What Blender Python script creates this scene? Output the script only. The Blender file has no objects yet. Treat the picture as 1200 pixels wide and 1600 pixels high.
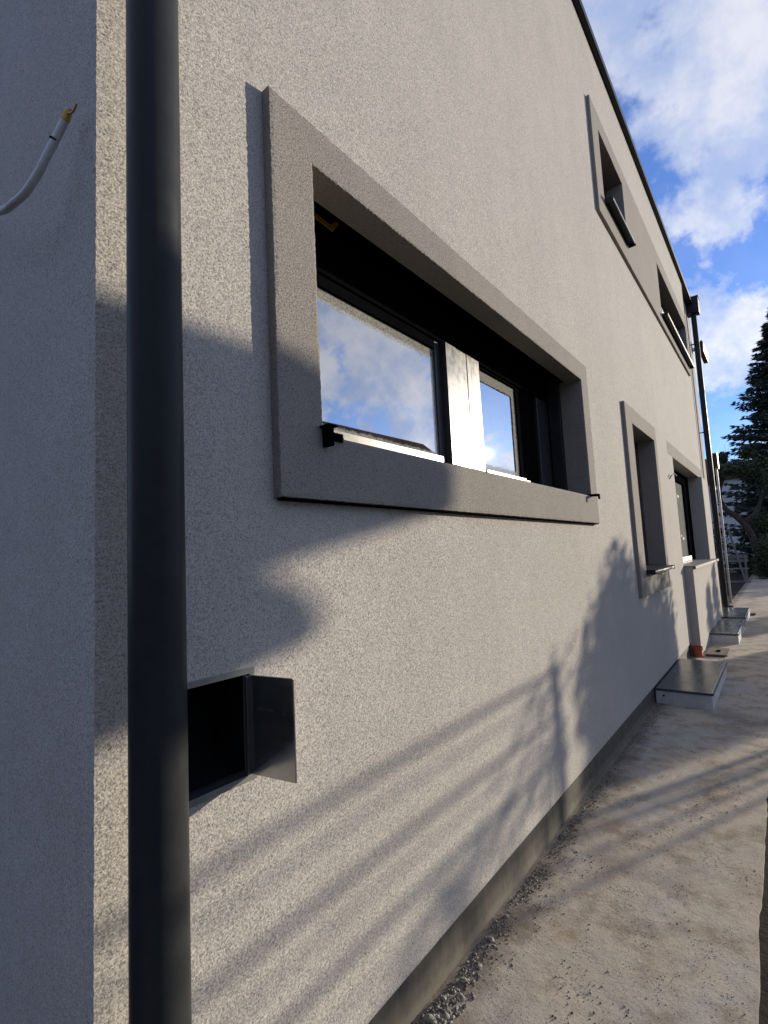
import bpy, bmesh, math, random
from mathutils import Vector, Matrix, noise
random.seed(7)
R = math.radians
scene = bpy.context.scene
COL = scene.collection

# ------------------------------------------------------------------ camera
cam = bpy.data.cameras.new('camera'); camo = bpy.data.objects.new('camera', cam); COL.objects.link(camo)
yaw, pitch, roll = .661, .0915, -.0496
Fv = Vector((-math.sin(yaw)*math.cos(pitch), math.cos(yaw)*math.cos(pitch), math.sin(pitch)))
R0 = Vector((math.cos(yaw), math.sin(yaw), 0)); U0 = R0.cross(Fv)
R1 = R0*math.cos(roll)+U0*math.sin(roll); U1 = -R0*math.sin(roll)+U0*math.cos(roll)
camo.matrix_world = Matrix(((R1.x, U1.x, -Fv.x, 1.0), (R1.y, U1.y, -Fv.y, 0.0), (R1.z, U1.z, -Fv.z, 1.4), (0, 0, 0, 1)))
cam.sensor_fit = 'HORIZONTAL'; cam.sensor_width = 36; cam.lens = 788/1200*36
cam.clip_start = .02; cam.clip_end = 2000
scene.camera = camo

# ------------------------------------------------------------------ world
SUN_AZ, SUN_EL = R(27.0), R(10.9)
S = Vector((math.sin(SUN_AZ)*math.cos(SUN_EL), math.cos(SUN_AZ)*math.cos(SUN_EL), math.sin(SUN_EL)))
w = bpy.data.worlds.new('World'); scene.world = w; w.use_nodes = True
nt = w.node_tree; nt.nodes.clear()
def N(t, typ, **k):
    n = t.nodes.new(typ)
    for a, v in k.items(): setattr(n, a, v)
    return n
def math_n(t, op, a, b=None, c=None, clamp=False):
    n = N(t, 'ShaderNodeMath', operation=op, use_clamp=clamp)
    for i, v in enumerate((a, b, c)):
        if v is None: continue
        if isinstance(v, (int, float)): n.inputs[i].default_value = v
        else: t.links.new(v, n.inputs[i])
    return n.outputs[0]
def ramp(t, src, lo, hi, smooth=True):
    n = N(t, 'ShaderNodeMapRange', interpolation_type='SMOOTHSTEP' if smooth else 'LINEAR')
    t.links.new(src, n.inputs[0]); n.inputs[1].default_value = lo; n.inputs[2].default_value = hi
    return n.outputs[0]
def mixc(t, f, a, b):
    n = N(t, 'ShaderNodeMix', data_type='RGBA')
    if isinstance(f, (int, float)): n.inputs[0].default_value = f
    else: t.links.new(f, n.inputs[0])
    for i, v in ((6, a), (7, b)):
        if isinstance(v, (tuple, list)): n.inputs[i].default_value = (*v[:3], 1)
        else: t.links.new(v, n.inputs[i])
    return n.outputs[2]
sky = N(nt, 'ShaderNodeTexSky', sky_type='NISHITA', sun_disc=False, sun_elevation=SUN_EL, sun_rotation=SUN_AZ,
        altitude=100, air_density=1.0, dust_density=0.35, ozone_density=3.5)
tc = N(nt, 'ShaderNodeTexCoord')
sep = N(nt, 'ShaderNodeSeparateXYZ'); nt.links.new(tc.outputs['Generated'], sep.inputs[0])
zz = math_n(nt, 'ADD', math_n(nt, 'MAXIMUM', sep.outputs[2], 0.0), .9)
cx_ = math_n(nt, 'DIVIDE', sep.outputs[0], zz); cy_ = math_n(nt, 'DIVIDE', sep.outputs[1], zz)
cmb = N(nt, 'ShaderNodeCombineXYZ'); nt.links.new(cx_, cmb.inputs[0]); nt.links.new(cy_, cmb.inputs[1]); cmb.inputs[2].default_value = 19.8
n1 = N(nt, 'ShaderNodeTexNoise'); n1.inputs['Scale'].default_value = 6.2; n1.inputs['Detail'].default_value = 9; n1.inputs['Roughness'].default_value = .60
n1.inputs['Distortion'].default_value = .1
nt.links.new(cmb.outputs[0], n1.inputs['Vector'])
n2 = N(nt, 'ShaderNodeTexNoise'); n2.inputs['Scale'].default_value = 11; n2.inputs['Detail'].default_value = 6; n2.inputs['Roughness'].default_value = .6
nt.links.new(cmb.outputs[0], n2.inputs['Vector'])
dens = ramp(nt, n1.outputs['Fac'], .425, .535)
ccol0 = mixc(nt, ramp(nt, n2.outputs['Fac'], .35, .68), (.70, .88, 1.34), (1.40, 1.42, 1.55))
bwn = N(nt, 'ShaderNodeRGBToBW'); nt.links.new(sky.outputs[0], bwn.inputs[0])
lumc = math_n(nt, 'ADD', math_n(nt, 'MULTIPLY', bwn.outputs[0], .45), 2.9)
ccm = N(nt, 'ShaderNodeVectorMath', operation='SCALE'); nt.links.new(ccol0, ccm.inputs[0]); nt.links.new(lumc, ccm.inputs['Scale'])
ccol = ccm.outputs[0]
skyc = N(nt, 'ShaderNodeMix', data_type='RGBA', blend_type='MULTIPLY'); skyc.inputs[0].default_value = 1
nt.links.new(sky.outputs[0], skyc.inputs[6]); skyc.inputs[7].default_value = (.60, .83, 1.30, 1)
bgcol = mixc(nt, math_n(nt, 'MULTIPLY', math_n(nt, 'MAXIMUM', dens, .12), .93), skyc.outputs[2], ccol)
bg = N(nt, 'ShaderNodeBackground'); bg.inputs[1].default_value = .15
nt.links.new(bgcol, bg.inputs[0])
wo = N(nt, 'ShaderNodeOutputWorld'); nt.links.new(bg.outputs[0], wo.inputs[0])

# ------------------------------------------------------------------ sun
sl = bpy.data.lights.new('sun', 'SUN'); sl.energy = 5.0; sl.angle = R(.55); sl.color = (1, .88, .70)
so = bpy.data.objects.new('sun', sl); COL.objects.link(so); so.location = (10, 20, 12)
so.rotation_euler = S.to_track_quat('Z', 'Y').to_euler()
scene.view_settings.view_transform = 'Standard'; scene.view_settings.look = 'None'
scene.view_settings.exposure = .20; scene.view_settings.gamma = 1; scene.view_settings.use_curve_mapping = False

# ------------------------------------------------------------------ materials
def mat(name):
    m = bpy.data.materials.new(name); m.use_nodes = True
    t = m.node_tree; b = t.nodes['Principled BSDF']
    return m, t, b
def tex(t, typ, scale, vec=None, **inp):
    n = N(t, typ)
    n.inputs['Scale'].default_value = scale
    for k, v in inp.items(): n.inputs[k].default_value = v
    if vec is None:
        c = N(t, 'ShaderNodeTexCoord'); vec = c.outputs['Object']
    t.links.new(vec, n.inputs['Vector'])
    return n
def stucco(name, base, dark, bump=1.0):
    m, t, b = mat(name)
    a = tex(t, 'ShaderNodeTexNoise', 1.1, Detail=4, Roughness=.6)
    g = tex(t, 'ShaderNodeTexNoise', 290, Detail=3, Roughness=.7)
    v = tex(t, 'ShaderNodeTexVoronoi', 260); v.feature = 'F1'
    c0 = N(t, 'ShaderNodeTexCoord'); mp = N(t, 'ShaderNodeMapping'); mp.inputs['Scale'].default_value = (6, 6, .5)
    t.links.new(c0.outputs['Object'], mp.inputs[0])
    st = tex(t, 'ShaderNodeTexNoise', 1.6, mp.outputs[0], Detail=5, Roughness=.6)
    c = mixc(t, ramp(t, a.outputs['Fac'], .35, .7), base, [x*.93 for x in base])
    c = mixc(t, math_n(t, 'MULTIPLY', ramp(t, st.outputs['Fac'], .45, .75), .28), c, [x*.82 for x in base])
    mo = tex(t, 'ShaderNodeTexNoise', 3.3, Detail=7, Roughness=.72)
    c = mixc(t, math_n(t, 'MULTIPLY', ramp(t, mo.outputs['Fac'], .42, .68), .30), c, [x*.80 for x in base])
    md = tex(t, 'ShaderNodeTexNoise', 60, Detail=4, Roughness=.8)
    c = mixc(t, math_n(t, 'MULTIPLY', ramp(t, md.outputs['Fac'], .55, .75), .12), c, [x*.72 for x in base])
    pit = math_n(t, 'MULTIPLY', ramp(t, v.outputs['Distance'], .42, .75), ramp(t, g.outputs['Fac'], .62, .40))
    c = mixc(t, math_n(t, 'MULTIPLY', pit, 1.0), c, dark)
    t.links.new(c, b.inputs['Base Color']); b.inputs['Roughness'].default_value = .93
    b.inputs['Specular IOR Level'].default_value = .2
    # grain: every little facet of the render leans its own way
    ga = tex(t, 'ShaderNodeTexNoise', 215, Detail=2, Roughness=.7)
    gb = tex(t, 'ShaderNodeTexNoise', 420, Detail=1, Roughness=.6)
    va = N(t, 'ShaderNodeVectorMath', operation='SUBTRACT'); t.links.new(ga.outputs['Color'], va.inputs[0]); va.inputs[1].default_value = (.5, .5, .5)
    vb = N(t, 'ShaderNodeVectorMath', operation='SUBTRACT'); t.links.new(gb.outputs['Color'], vb.inputs[0]); vb.inputs[1].default_value = (.5, .5, .5)
    sa = N(t, 'ShaderNodeVectorMath', operation='SCALE'); t.links.new(va.outputs[0], sa.inputs[0]); sa.inputs['Scale'].default_value = 1.3*bump
    sb = N(t, 'ShaderNodeVectorMath', operation='SCALE'); t.links.new(vb.outputs[0], sb.inputs[0]); sb.inputs['Scale'].default_value = .85*bump
    lo = tex(t, 'ShaderNodeTexNoise', 4.0, Detail=2)
    bp2 = N(t, 'ShaderNodeBump'); bp2.inputs['Strength'].default_value = .5; bp2.inputs['Distance'].default_value = .006
    t.links.new(lo.outputs['Fac'], bp2.inputs['Height'])
    ad = N(t, 'ShaderNodeVectorMath', operation='ADD'); t.links.new(sa.outputs[0], ad.inputs[0]); t.links.new(sb.outputs[0], ad.inputs[1])
    ad2 = N(t, 'ShaderNodeVectorMath', operation='ADD'); t.links.new(ad.outputs[0], ad2.inputs[0]); t.links.new(bp2.outputs[0], ad2.inputs[1])
    nm = N(t, 'ShaderNodeVectorMath', operation='NORMALIZE'); t.links.new(ad2.outputs[0], nm.inputs[0])
    t.links.new(nm.outputs[0], b.inputs['Normal'])
    return m
def plain(name, col, rough=.5, metal=0, spec=.5, vary=.12, vscale=9, bump=0, bscale=80):
    m, t, b = mat(name)
    a = tex(t, 'ShaderNodeTexNoise', vscale, Detail=5, Roughness=.65)
    c = mixc(t, ramp(t, a.outputs['Fac'], .3, .7), [x*(1-vary) for x in col], [min(1, x*(1+vary)) for x in col])
    t.links.new(c, b.inputs['Base Color'])
    rr = N(t, 'ShaderNodeMapRange'); t.links.new(a.outputs['Fac'], rr.inputs[0]); rr.inputs[1].default_value = .3; rr.inputs[2].default_value = .7
    rr.inputs[3].default_value = max(.02, rough-.07); rr.inputs[4].default_value = min(1, rough+.07)
    t.links.new(rr.outputs[0], b.inputs['Roughness'])
    b.inputs['Metallic'].default_value = metal; b.inputs['Specular IOR Level'].default_value = spec
    if bump:
        g = tex(t, 'ShaderNodeTexNoise', bscale, Detail=5, Roughness=.7)
        bp = N(t, 'ShaderNodeBump'); bp.inputs['Distance'].default_value = bump; bp.inputs['Strength'].default_value = 1
        t.links.new(g.outputs['Fac'], bp.inputs['Height']); t.links.new(bp.outputs[0], b.inputs['Normal'])
    return m
def glass_mat(name, y0, y1, z0, z1, dusty=.055, top=.0, tint=(.02, .024, .028), ior=5.0, haze=.0):
    """coated window glass that mirrors the sky, dust left along its margins"""
    m, t, b = mat(name)
    b.inputs['Base Color'].default_value = (*tint, 1); b.inputs['Roughness'].default_value = .015
    b.inputs['IOR'].default_value = ior; b.inputs['Specular IOR Level'].default_value = .5
    c = N(t, 'ShaderNodeTexCoord'); s = N(t, 'ShaderNodeSeparateXYZ'); t.links.new(c.outputs['Object'], s.inputs[0])
    wob = tex(t, 'ShaderNodeTexNoise', 28, Detail=5, Roughness=.7)
    wv = math_n(t, 'MULTIPLY', math_n(t, 'SUBTRACT', wob.outputs['Fac'], .5), .03)
    d = math_n(t, 'MINIMUM', math_n(t, 'MINIMUM', math_n(t, 'SUBTRACT', s.outputs[1], y0), math_n(t, 'SUBTRACT', y1, s.outputs[1])),
               math_n(t, 'MINIMUM', math_n(t, 'SUBTRACT', s.outputs[2], z0-.01), math_n(t, 'SUBTRACT', z1-top, s.outputs[2])))
    d = math_n(t, 'ADD', d, wv)
    edge = ramp(t, d, dusty+.006, dusty-.006)
    sp = tex(t, 'ShaderNodeTexNoise', 160, Detail=4, Roughness=.8)
    dust = N(t, 'ShaderNodeBsdfDiffuse')
    dc = mixc(t, ramp(t, sp.outputs['Fac'], .35, .65), (.16, .16, .14), (.50, .49, .44)); t.links.new(dc, dust.inputs[0])
    big = tex(t, 'ShaderNodeTexNoise', 6, Detail=6, Roughness=.7)
    f = math_n(t, 'ADD', math_n(t, 'MULTIPLY', edge, .72), math_n(t, 'MULTIPLY', ramp(t, big.outputs['Fac'], .5, .8), .10+haze), clamp=True)
    f = math_n(t, 'ADD', f, haze, clamp=True)
    mx = N(t, 'ShaderNodeMixShader'); t.links.new(f, mx.inputs[0]); t.links.new(b.outputs[0], mx.inputs[1]); t.links.new(dust.outputs[0], mx.inputs[2])
    t.links.new(mx.outputs[0], t.nodes['Material Output'].inputs[0])
    bp = N(t, 'ShaderNodeBump'); bp.inputs['Distance'].default_value = .002; bp.inputs['Strength'].default_value = .25
    bw = tex(t, 'ShaderNodeTexNoise', 2.2, Detail=1); t.links.new(bw.outputs['Fac'], bp.inputs['Height']); t.links.new(bp.outputs[0], b.inputs['Normal'])
    return m

M_wall = stucco('stucco_greige', (.480, .452, .412), (.255, .236, .208))
M_sur = stucco('stucco_taupe', (.298, .276, .245), (.145, .13, .112))
M_soff = stucco('stucco_soffit', (.335, .305, .265), (.20, .18, .15), .3)
M_anth = plain('anthracite_metal', (.022, .025, .029), .45, 0, .15, .2, 14)
M_pipe = plain('anthracite_pipe', (.026, .028, .029), .40, 0, .10, .08, 30, .0002, 260)
M_frame = plain('anthracite_frame', (.035, .035, .038), .33, 0, .5, .1, 22)
M_black = plain('black_and_shade', (.005, .005, .006), .85, 0, 0, .2, 20)  # black parts, also window bars where the black stands for shade
M_door = plain('gloss_anthracite', (.012, .014, .015), .12, 0, .5, .2, 12)
M_leafd = plain('satin_door', (.055, .060, .062), .16, 0, .5, .2, 12); M_leafd.node_tree.nodes['Principled BSDF'].inputs['IOR'].default_value = 4.0
M_grey = plain('grey_metal', (.19, .19, .175), .45, .2, .5, .15, 20)
M_alu = plain('bright_aluminium', (.62, .62, .60), .38, .7, .5, .1, 25)
M_yel = plain('yellow_tape', (.55, .36, .03), .5)
M_white = plain('white_plastic', (.50, .50, .49), .4, 0, .5, .1, 60)
M_copper = plain('orange_wire', (.50, .20, .03), .35, .3)
M_lid = plain('slate_lid', (.040, .056, .056), .24, 0, .5, .25, 6, .0003, 60)
M_conc = plain('pale_concrete', (.50, .49, .465), .85, 0, .3, .14, 7, .002, 60)
M_red = plain('terracotta_plastic', (.36, .085, .03), .55, 0, .4, .2, 12)
M_soil = plain('dark_soil', (.030, .024, .019), .95, 0, .1, .4, 9, .01, 40)
M_bark = plain('bark', (.06, .05, .042), .95, 0, .2, .4, 14, .01, 30)
M_twig = plain('pale_twig', (.22, .19, .165), .9, 0, .2, .3, 14)
M_neigh = plain('neighbour_render', (.62, .63, .65), .9, 0, .2, .08, 2, .002, 60)
M_roof = plain('roof_tile', (.16, .09, .07), .85, 0, .2, .25, 10)
M_wood = plain('weathered_wood', (.20, .19, .18), .85, 0, .2, .2, 14, .001, 60)
M_galv = plain('galvanised', (.45, .46, .46), .42, .7, .5, .15, 20)
M_tarp = plain('shadow_tarp', (.10, .13, .10), .7)
def leaf_mat(name, c0, c1):
    m, t, b = mat(name)
    o = N(t, 'ShaderNodeNewGeometry')
    r = N(t, 'ShaderNodeTexWhiteNoise', noise_dimensions='1D'); t.links.new(o.outputs['Random Per Island'], r.inputs['W'])
    t.links.new(mixc(t, r.outputs['Value'], c0, c1), b.inputs['Base Color'])
    b.inputs['Roughness'].default_value = .65; b.inputs['Specular IOR Level'].default_value = .25
    return m
M_spruce = leaf_mat('spruce_needles', (.022, .034, .028), (.055, .075, .055))
M_leaf = leaf_mat('evergreen_leaf', (.030, .045, .022), (.065, .085, .04))
M_stone = leaf_mat('gravel_stone', (.10, .085, .065), (.36, .33, .28))
M_clod = leaf_mat('dirt_clod', (.07, .055, .04), (.19, .155, .115))
def plinth_mat():
    m, t, b = mat('plinth_coating')
    c0 = N(t, 'ShaderNodeTexCoord'); mp = N(t, 'ShaderNodeMapping'); mp.inputs['Scale'].default_value = (1, 9, 1.2)
    t.links.new(c0.outputs['Object'], mp.inputs[0])
    st = tex(t, 'ShaderNodeTexNoise', 2.2, mp.outputs[0], Detail=6, Roughness=.65)
    sm = tex(t, 'ShaderNodeTexNoise', 24, Detail=5, Roughness=.7)
    s = N(t, 'ShaderNodeSeparateXYZ'); t.links.new(c0.outputs['Object'], s.inputs[0])
    c = mixc(t, ramp(t, st.outputs['Fac'], .35, .7), (.055, .050, .039), (.085, .077, .060))
    splash = math_n(t, 'MULTIPLY', ramp(t, math_n(t, 'ADD', s.outputs[2], math_n(t, 'MULTIPLY', sm.outputs['Fac'], -.09)), .015, -.03), .55)
    c = mixc(t, splash, c, (.18, .16, .125))
    t.links.new(c, b.inputs['Base Color']); b.inputs['Roughness'].default_value = .8
    bp = N(t, 'ShaderNodeBump'); bp.inputs['Distance'].default_value = .002; t.links.new(sm.outputs['Fac'], bp.inputs['Height']); t.links.new(bp.outputs[0], b.inputs['Normal'])
    return m
M_plinth = plinth_mat()
def path_mat():
    m, t, b = mat('dusty_screed')
    a = tex(t, 'ShaderNodeTexNoise', 1.9, Detail=6, Roughness=.6, Distortion=.6)
    d = tex(t, 'ShaderNodeTexNoise', 4.2, Detail=8, Roughness=.68)
    e = tex(t, 'ShaderNodeTexNoise', 55, Detail=6, Roughness=.75)
    k = tex(t, 'ShaderNodeTexNoise', 260, Detail=3, Roughness=.7)
    c = mixc(t, ramp(t, a.outputs['Fac'], .38, .66), (.47, .405, .315), (.42, .385, .33))
    c = mixc(t, math_n(t, 'MULTIPLY', ramp(t, d.outputs['Fac'], .46, .66), .75), c, (.24, .185, .13))
    bl = tex(t, 'ShaderNodeTexNoise', 1.15, Detail=5, Roughness=.62)
    c = mixc(t, math_n(t, 'MULTIPLY', ramp(t, bl.outputs['Fac'], .5, .68), .6), c, (.21, .185, .155))
    gn = tex(t, 'ShaderNodeTexNoise', 130, Detail=5, Roughness=.8)
    spk = math_n(t, 'MULTIPLY', ramp(t, gn.outputs['Fac'], .55, .66), ramp(t, d.outputs['Fac'], .36, .60))
    yb_ = tex(t, 'ShaderNodeTexNoise', 3.0, Detail=6, Roughness=.7, Distortion=.8)
    c = mixc(t, math_n(t, 'MULTIPLY', ramp(t, yb_.outputs['Fac'], .54, .68), .55), c, (.33, .235, .125))
    c = mixc(t, math_n(t, 'MULTIPLY', ramp(t, yb_.outputs['Fac'], .44, .34), .45), c, (.24, .22, .20))
    co = N(t, 'ShaderNodeTexCoord'); sx = N(t, 'ShaderNodeSeparateXYZ'); t.links.new(co.outputs['Object'], sx.inputs[0])
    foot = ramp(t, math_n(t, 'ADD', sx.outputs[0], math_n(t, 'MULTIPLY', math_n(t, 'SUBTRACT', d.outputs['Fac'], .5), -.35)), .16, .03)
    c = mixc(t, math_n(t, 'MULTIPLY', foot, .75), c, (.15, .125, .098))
    mg = math_n(t, 'MULTIPLY', ramp(t, gn.outputs['Fac'], .50, .62), .28)
    c = mixc(t, mg, c, (.16, .13, .10))
    c = mixc(t, math_n(t, 'MULTIPLY', spk, .85), c, (.085, .068, .05))
    c = mixc(t, math_n(t, 'MULTIPLY', ramp(t, e.outputs['Fac'], .44, .30), .5), c, (.52, .48, .41))
    t.links.new(c, b.inputs['Base Color']); b.inputs['Roughness'].default_value = .92; b.inputs['Specular IOR Level'].default_value = .2
    h = math_n(t, 'ADD', math_n(t, 'MULTIPLY', e.outputs['Fac'], 1.0), math_n(t, 'MULTIPLY', k.outputs['Fac'], .35))
    bp = N(t, 'ShaderNodeBump'); bp.inputs['Distance'].default_value = .0038; bp.inputs['Strength'].default_value = .9
    t.links.new(h, bp.inputs['Height']); t.links.new(bp.outputs[0], b.inputs['Normal'])
    return m
M_path = path_mat()

# ------------------------------------------------------------------ helpers
def tag(o, label=None, cat=None, group=None, kind=None):
    if label: o['label'] = label
    if cat: o['category'] = cat
    if group: o['group'] = group
    if kind: o['kind'] = kind
    return o
def empty(name, loc, label, cat, group=None):
    o = bpy.data.objects.new(name, None); COL.objects.link(o); o.location = loc; o.empty_display_size = .1
    return tag(o, label, cat, group)
def setparent(o, p):
    loc = Vector(p.location)
    q = p
    while q.parent: q = q.parent; 
    o.parent = p
    # every part's mesh is written in world metres; cancel the root's offset once
    if p.parent is None: o.matrix_parent_inverse = Matrix.Translation(-loc)
class MB:
    def __init__(s): s.v = []; s.f = []
    def quad(s, *p):
        i = len(s.v); s.v += [tuple(x) for x in p]; s.f.append(tuple(range(i, i+len(p))))
    def box(s, x0, x1, y0, y1, z0, z1):
        i = len(s.v)
        s.v += [(x, y, z) for x in (x0, x1) for y in (y0, y1) for z in (z0, z1)]
        s.f += [(i+a, i+b, i+c, i+d) for a, b, c, d in ((0, 1, 3, 2), (4, 6, 7, 5), (0, 4, 5, 1), (2, 3, 7, 6), (0, 2, 6, 4), (1, 5, 7, 3))]
        return s
    def prism(s, prof, axis, a0, a1):
        """prof: 2-D polygon; axis 'x' -> (y,z), 'y' -> (x,z), 'z' -> (x,y)"""
        def P(u, v, a): return {'x': (a, u, v), 'y': (u, a, v), 'z': (u, v, a)}[axis]
        i = len(s.v); n = len(prof)
        s.v += [P(u, v, a0) for u, v in prof]+[P(u, v, a1) for u, v in prof]
        s.f += [tuple(range(i, i+n))[::-1], tuple(range(i+n, i+2*n))]
        s.f += [(i+k, i+(k+1) % n, i+n+(k+1) % n, i+n+k) for k in range(n)]
        return s
    def tube(s, pts, rad, seg=12, cap=True):
        pts = [Vector(p) for p in pts]; n = len(pts); base = len(s.v); ref = None
        for k, p in enumerate(pts):
            d = (pts[min(k+1, n-1)]-pts[max(k-1, 0)]).normalized()
            if ref is None: ref = d.orthogonal().normalized()
            ref = (ref-d*ref.dot(d)).normalized(); b = d.cross(ref)
            r = rad[k] if isinstance(rad, (list, tuple)) else rad
            for q in range(seg):
                a = 2*math.pi*q/seg; s.v.append(tuple(p+ref*(r*math.cos(a))+b*(r*math.sin(a))))
        for k in range(n-1):
            for q in range(seg):
                a = base+k*seg+q; b2 = base+k*seg+(q+1) % seg
                s.f.append((a, b2, b2+seg, a+seg))
        if cap:
            s.f.append(tuple(base+q for q in range(seg))[::-1]); s.f.append(tuple(base+(n-1)*seg+q for q in range(seg)))
        return s
    def build(s, name, m, parent=None, smooth=False, bevel=0, fix=True, segs=2):
        me = bpy.data.meshes.new(name); me.from_pydata(s.v, [], s.f)
        if fix:
            bm = bmesh.new(); bm.from_mesh(me); bmesh.ops.recalc_face_normals(bm, faces=bm.faces); bm.to_mesh(me); bm.free()
        me.materials.append(m)
        o = bpy.data.objects.new(name, me); COL.objects.link(o)
        if parent: setparent(o, parent)
        if smooth:
            for p in me.polygons: p.use_smooth = True
            md = o.modifiers.new('es', 'EDGE_SPLIT'); md.split_angle = R(40)
        if bevel:
            md = o.modifiers.new('bv', 'BEVEL'); md.width = bevel; md.segments = segs; md.limit_method = 'ANGLE'; md.angle_limit = R(40)
        return o
def jit(a): return random.uniform(-a, a)

# ------------------------------------------------------------------ ground
g = MB(); 
g.quad((-400, -400, -.008), (400, -400, -.008), (400, 400, -.008), (-400, 400, -.008))
tag(g.build('ground', M_soil, fix=False), kind='structure')
def edge_x(y):      # the path's ragged outer edge
    if y > 7: return 1.6+.5*noise.noise((y*.35, 9, 0))+max(0, y-12)*.6
    return .812+.012*noise.noise((y*2.3, 3, 0))+.008*noise.noise((y*11, 5, 0))+max(0, y-4.3)*.30
def hgt(x, y):
    h = .0035*noise.fractal((x*3.1, y*2.2, 1.3), 1.0, 2.1, 4)+.0016*noise.fractal((x*19, y*17, 4.3), .9, 2.1, 3)
    ridge = max(0, 1-abs(x-.05)/.07)
    h += ridge*(.002+.008*max(0, noise.noise((y*9, x*9, 2)))+.012*math.exp(-((y-1.36)/.12)**2))
    return h
ys = []; y = -1.5
while y < 26:
    ys.append(y); y += .02 if y < .9 else (.0085+max(0, y-1.2)*.006)
ns = 72
p = MB()
for y in ys:
    ex = edge_x(y)
    for k in range(ns+1):
        u = min(1, k/(ns-1)); x = -.03+(ex+.03)*u+(.003 if k == ns else 0)
        z = hgt(x, y)
        if k == ns: z = -.06
        p.v.append((x, y, z))
for j in range(len(ys)-1):
    for k in range(ns):
        a = j*(ns+1)+k; p.f.append((a, a+1, a+ns+2, a+ns+1))
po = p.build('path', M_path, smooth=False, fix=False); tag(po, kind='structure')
for f in po.data.polygons: f.use_smooth = (f.index % ns) < ns-2

# gravel and dirt crumbs
def crumb(mb, c, r, flat=.7):
    i = len(mb.v); q = Matrix.Rotation(random.uniform(0, 6.3), 3, 'Z')
    b = [(1, 0, 0), (.3, .95, 0), (-.8, .6, 0), (-.8, -.6, 0), (.3, -.95, 0)]
    for (x, y, z) in b:
        v = q @ Vector((x*random.uniform(.65, 1.15)*r, y*random.uniform(.65, 1.15)*r, r*flat*jit(.25))); mb.v.append(tuple(Vector(c)+v))
    mb.v.append((c[0]+jit(.3)*r, c[1]+jit(.3)*r, c[2]+r*flat*random.uniform(.7, 1.1))); mb.v.append((c[0], c[1], c[2]-r*flat*.8))
    for k in range(5):
        mb.f.append((i+k, i+(k+1) % 5, i+5)); mb.f.append((i+(k+1) % 5, i+k, i+6))
gr = MB(); cl = MB()
for k in range(11000):
    y = .9+random.random()**1.7*6.5
    if random.random() < .5:
        x = .012+abs(random.gauss(0, .04))
        if noise.noise((y*5, 1, 1)) < -.15 and random.random() < .7: continue
    else:
        x = random.uniform(.05, edge_x(y)-.02)
        if noise.fractal((x*4, y*4, 7), 1, 2, 2) < .12: continue
    r = random.choice((.0013, .0016, .002, .0022, .0026, .003, .0042)) * random.uniform(.7, 1.4)*(1+.3*(x < .08))
    crumb(gr if random.random() < .35 else cl, (x, y, hgt(x, y)+r*.25), r)
for k in range(220):
    y = random.gauss(1.36, .10); x = abs(random.gauss(.045, .03))+.008
    crumb(gr if random.random() < .75 else cl, (x, y, hgt(x, y)+.003), random.uniform(.003, .009))
for k in range(60):
    cx0, cy0 = random.uniform(.1, .76), .95+random.random()**1.5*3.2; sp = random.uniform(.015, .06)
    for j in range(random.randint(15, 70)):
        x, y = cx0+random.gauss(0, sp), cy0+random.gauss(0, sp*1.6)
        if .02 < x < .79: crumb(cl, (x, y, hgt(x, y)+.0003), random.choice((.0011, .0014, .0018, .0024)))
tag(gr.build('gravel', M_stone, fix=False), 'pale grit and gravel scattered over the path and along the plinth', 'gravel', kind='stuff')
tag(cl.build('dirt_crumbs', M_clod, fix=False), 'dark crumbs of soil scattered over the pale path', 'dirt', kind='stuff')
def stone_obj(c, r, mt):
    bm = bmesh.new(); bmesh.ops.create_icosphere(bm, subdivisions=2, radius=1)
    sx, sy, sz = random.uniform(.7, 1.3), random.uniform(.6, 1.1), random.uniform(.5, .8); off = Vector((random.random()*50, 0, 0))
    for v in bm.verts:
        d = 1+.35*noise.noise(v.co*1.4+off)+.15*noise.noise(v.co*4+off)
        v.co = Vector((v.co.x*sx, v.co.y*sy, v.co.z*sz))*d*r
    me = bpy.data.meshes.new('stone'); bm.to_mesh(me); bm.free(); me.materials.append(mt)
    o = bpy.data.objects.new('stone', me); COL.objects.link(o); o.location = c; o.rotation_euler.z = random.uniform(0, 6)
    return o
for y, x, r in ((1.34, .035, .014), (1.38, .07, .011), (1.43, .03, .013), (1.47, .065, .010), (1.53, .045, .011), (1.30, .075, .010), (1.61, .06, .009), (1.74, .04, .010), (1.88, .035, .009)):
    tag(stone_obj((x, y, hgt(x, y)+r*.3), r, M_stone), 'small chunk of mortar rubble lying at the foot of the plinth', 'stone', 'rubble stones along the plinth')

# ------------------------------------------------------------------ house
YC = .407                      # the near corner
H = empty('house', (0, YC, 0), 'two storey greige stucco house with taupe window surrounds and dark metal trim', 'house')
openings = [(.99, 3.53, 1.75, 2.558), (5.05, 6.09, 1.165, 2.53), (4.79, 5.70, 4.575, 5.29), (7.62, 10.32, 4.51, 5.26), (.50, .742, .925, 1.152)]
YE, ZT, ZP = 10.75, 6.27, .15
BAY = (7.47, 10.75, 2.53)       # below this height the far bay is built separately
def cells(y0, y1, z0, z1, holes, extra_y=(), extra_z=()):
    Y = sorted(set([y0, y1, *extra_y]+[v for h in holes for v in h[:2] if y0 < v < y1])); Z = sorted(set([z0, z1, *extra_z]+[v for h in holes for v in h[2:] if z0 < v < z1]))
    for a, b in zip(Y, Y[1:]):
        for c, d in zip(Z, Z[1:]):
            m = ((a+b)/2, (c+d)/2)
            if any(h[0] < m[0] < h[1] and h[2] < m[1] < h[3] for h in holes): continue
            yield a, b, c, d
fw = MB()
YS = YC+.03
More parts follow.
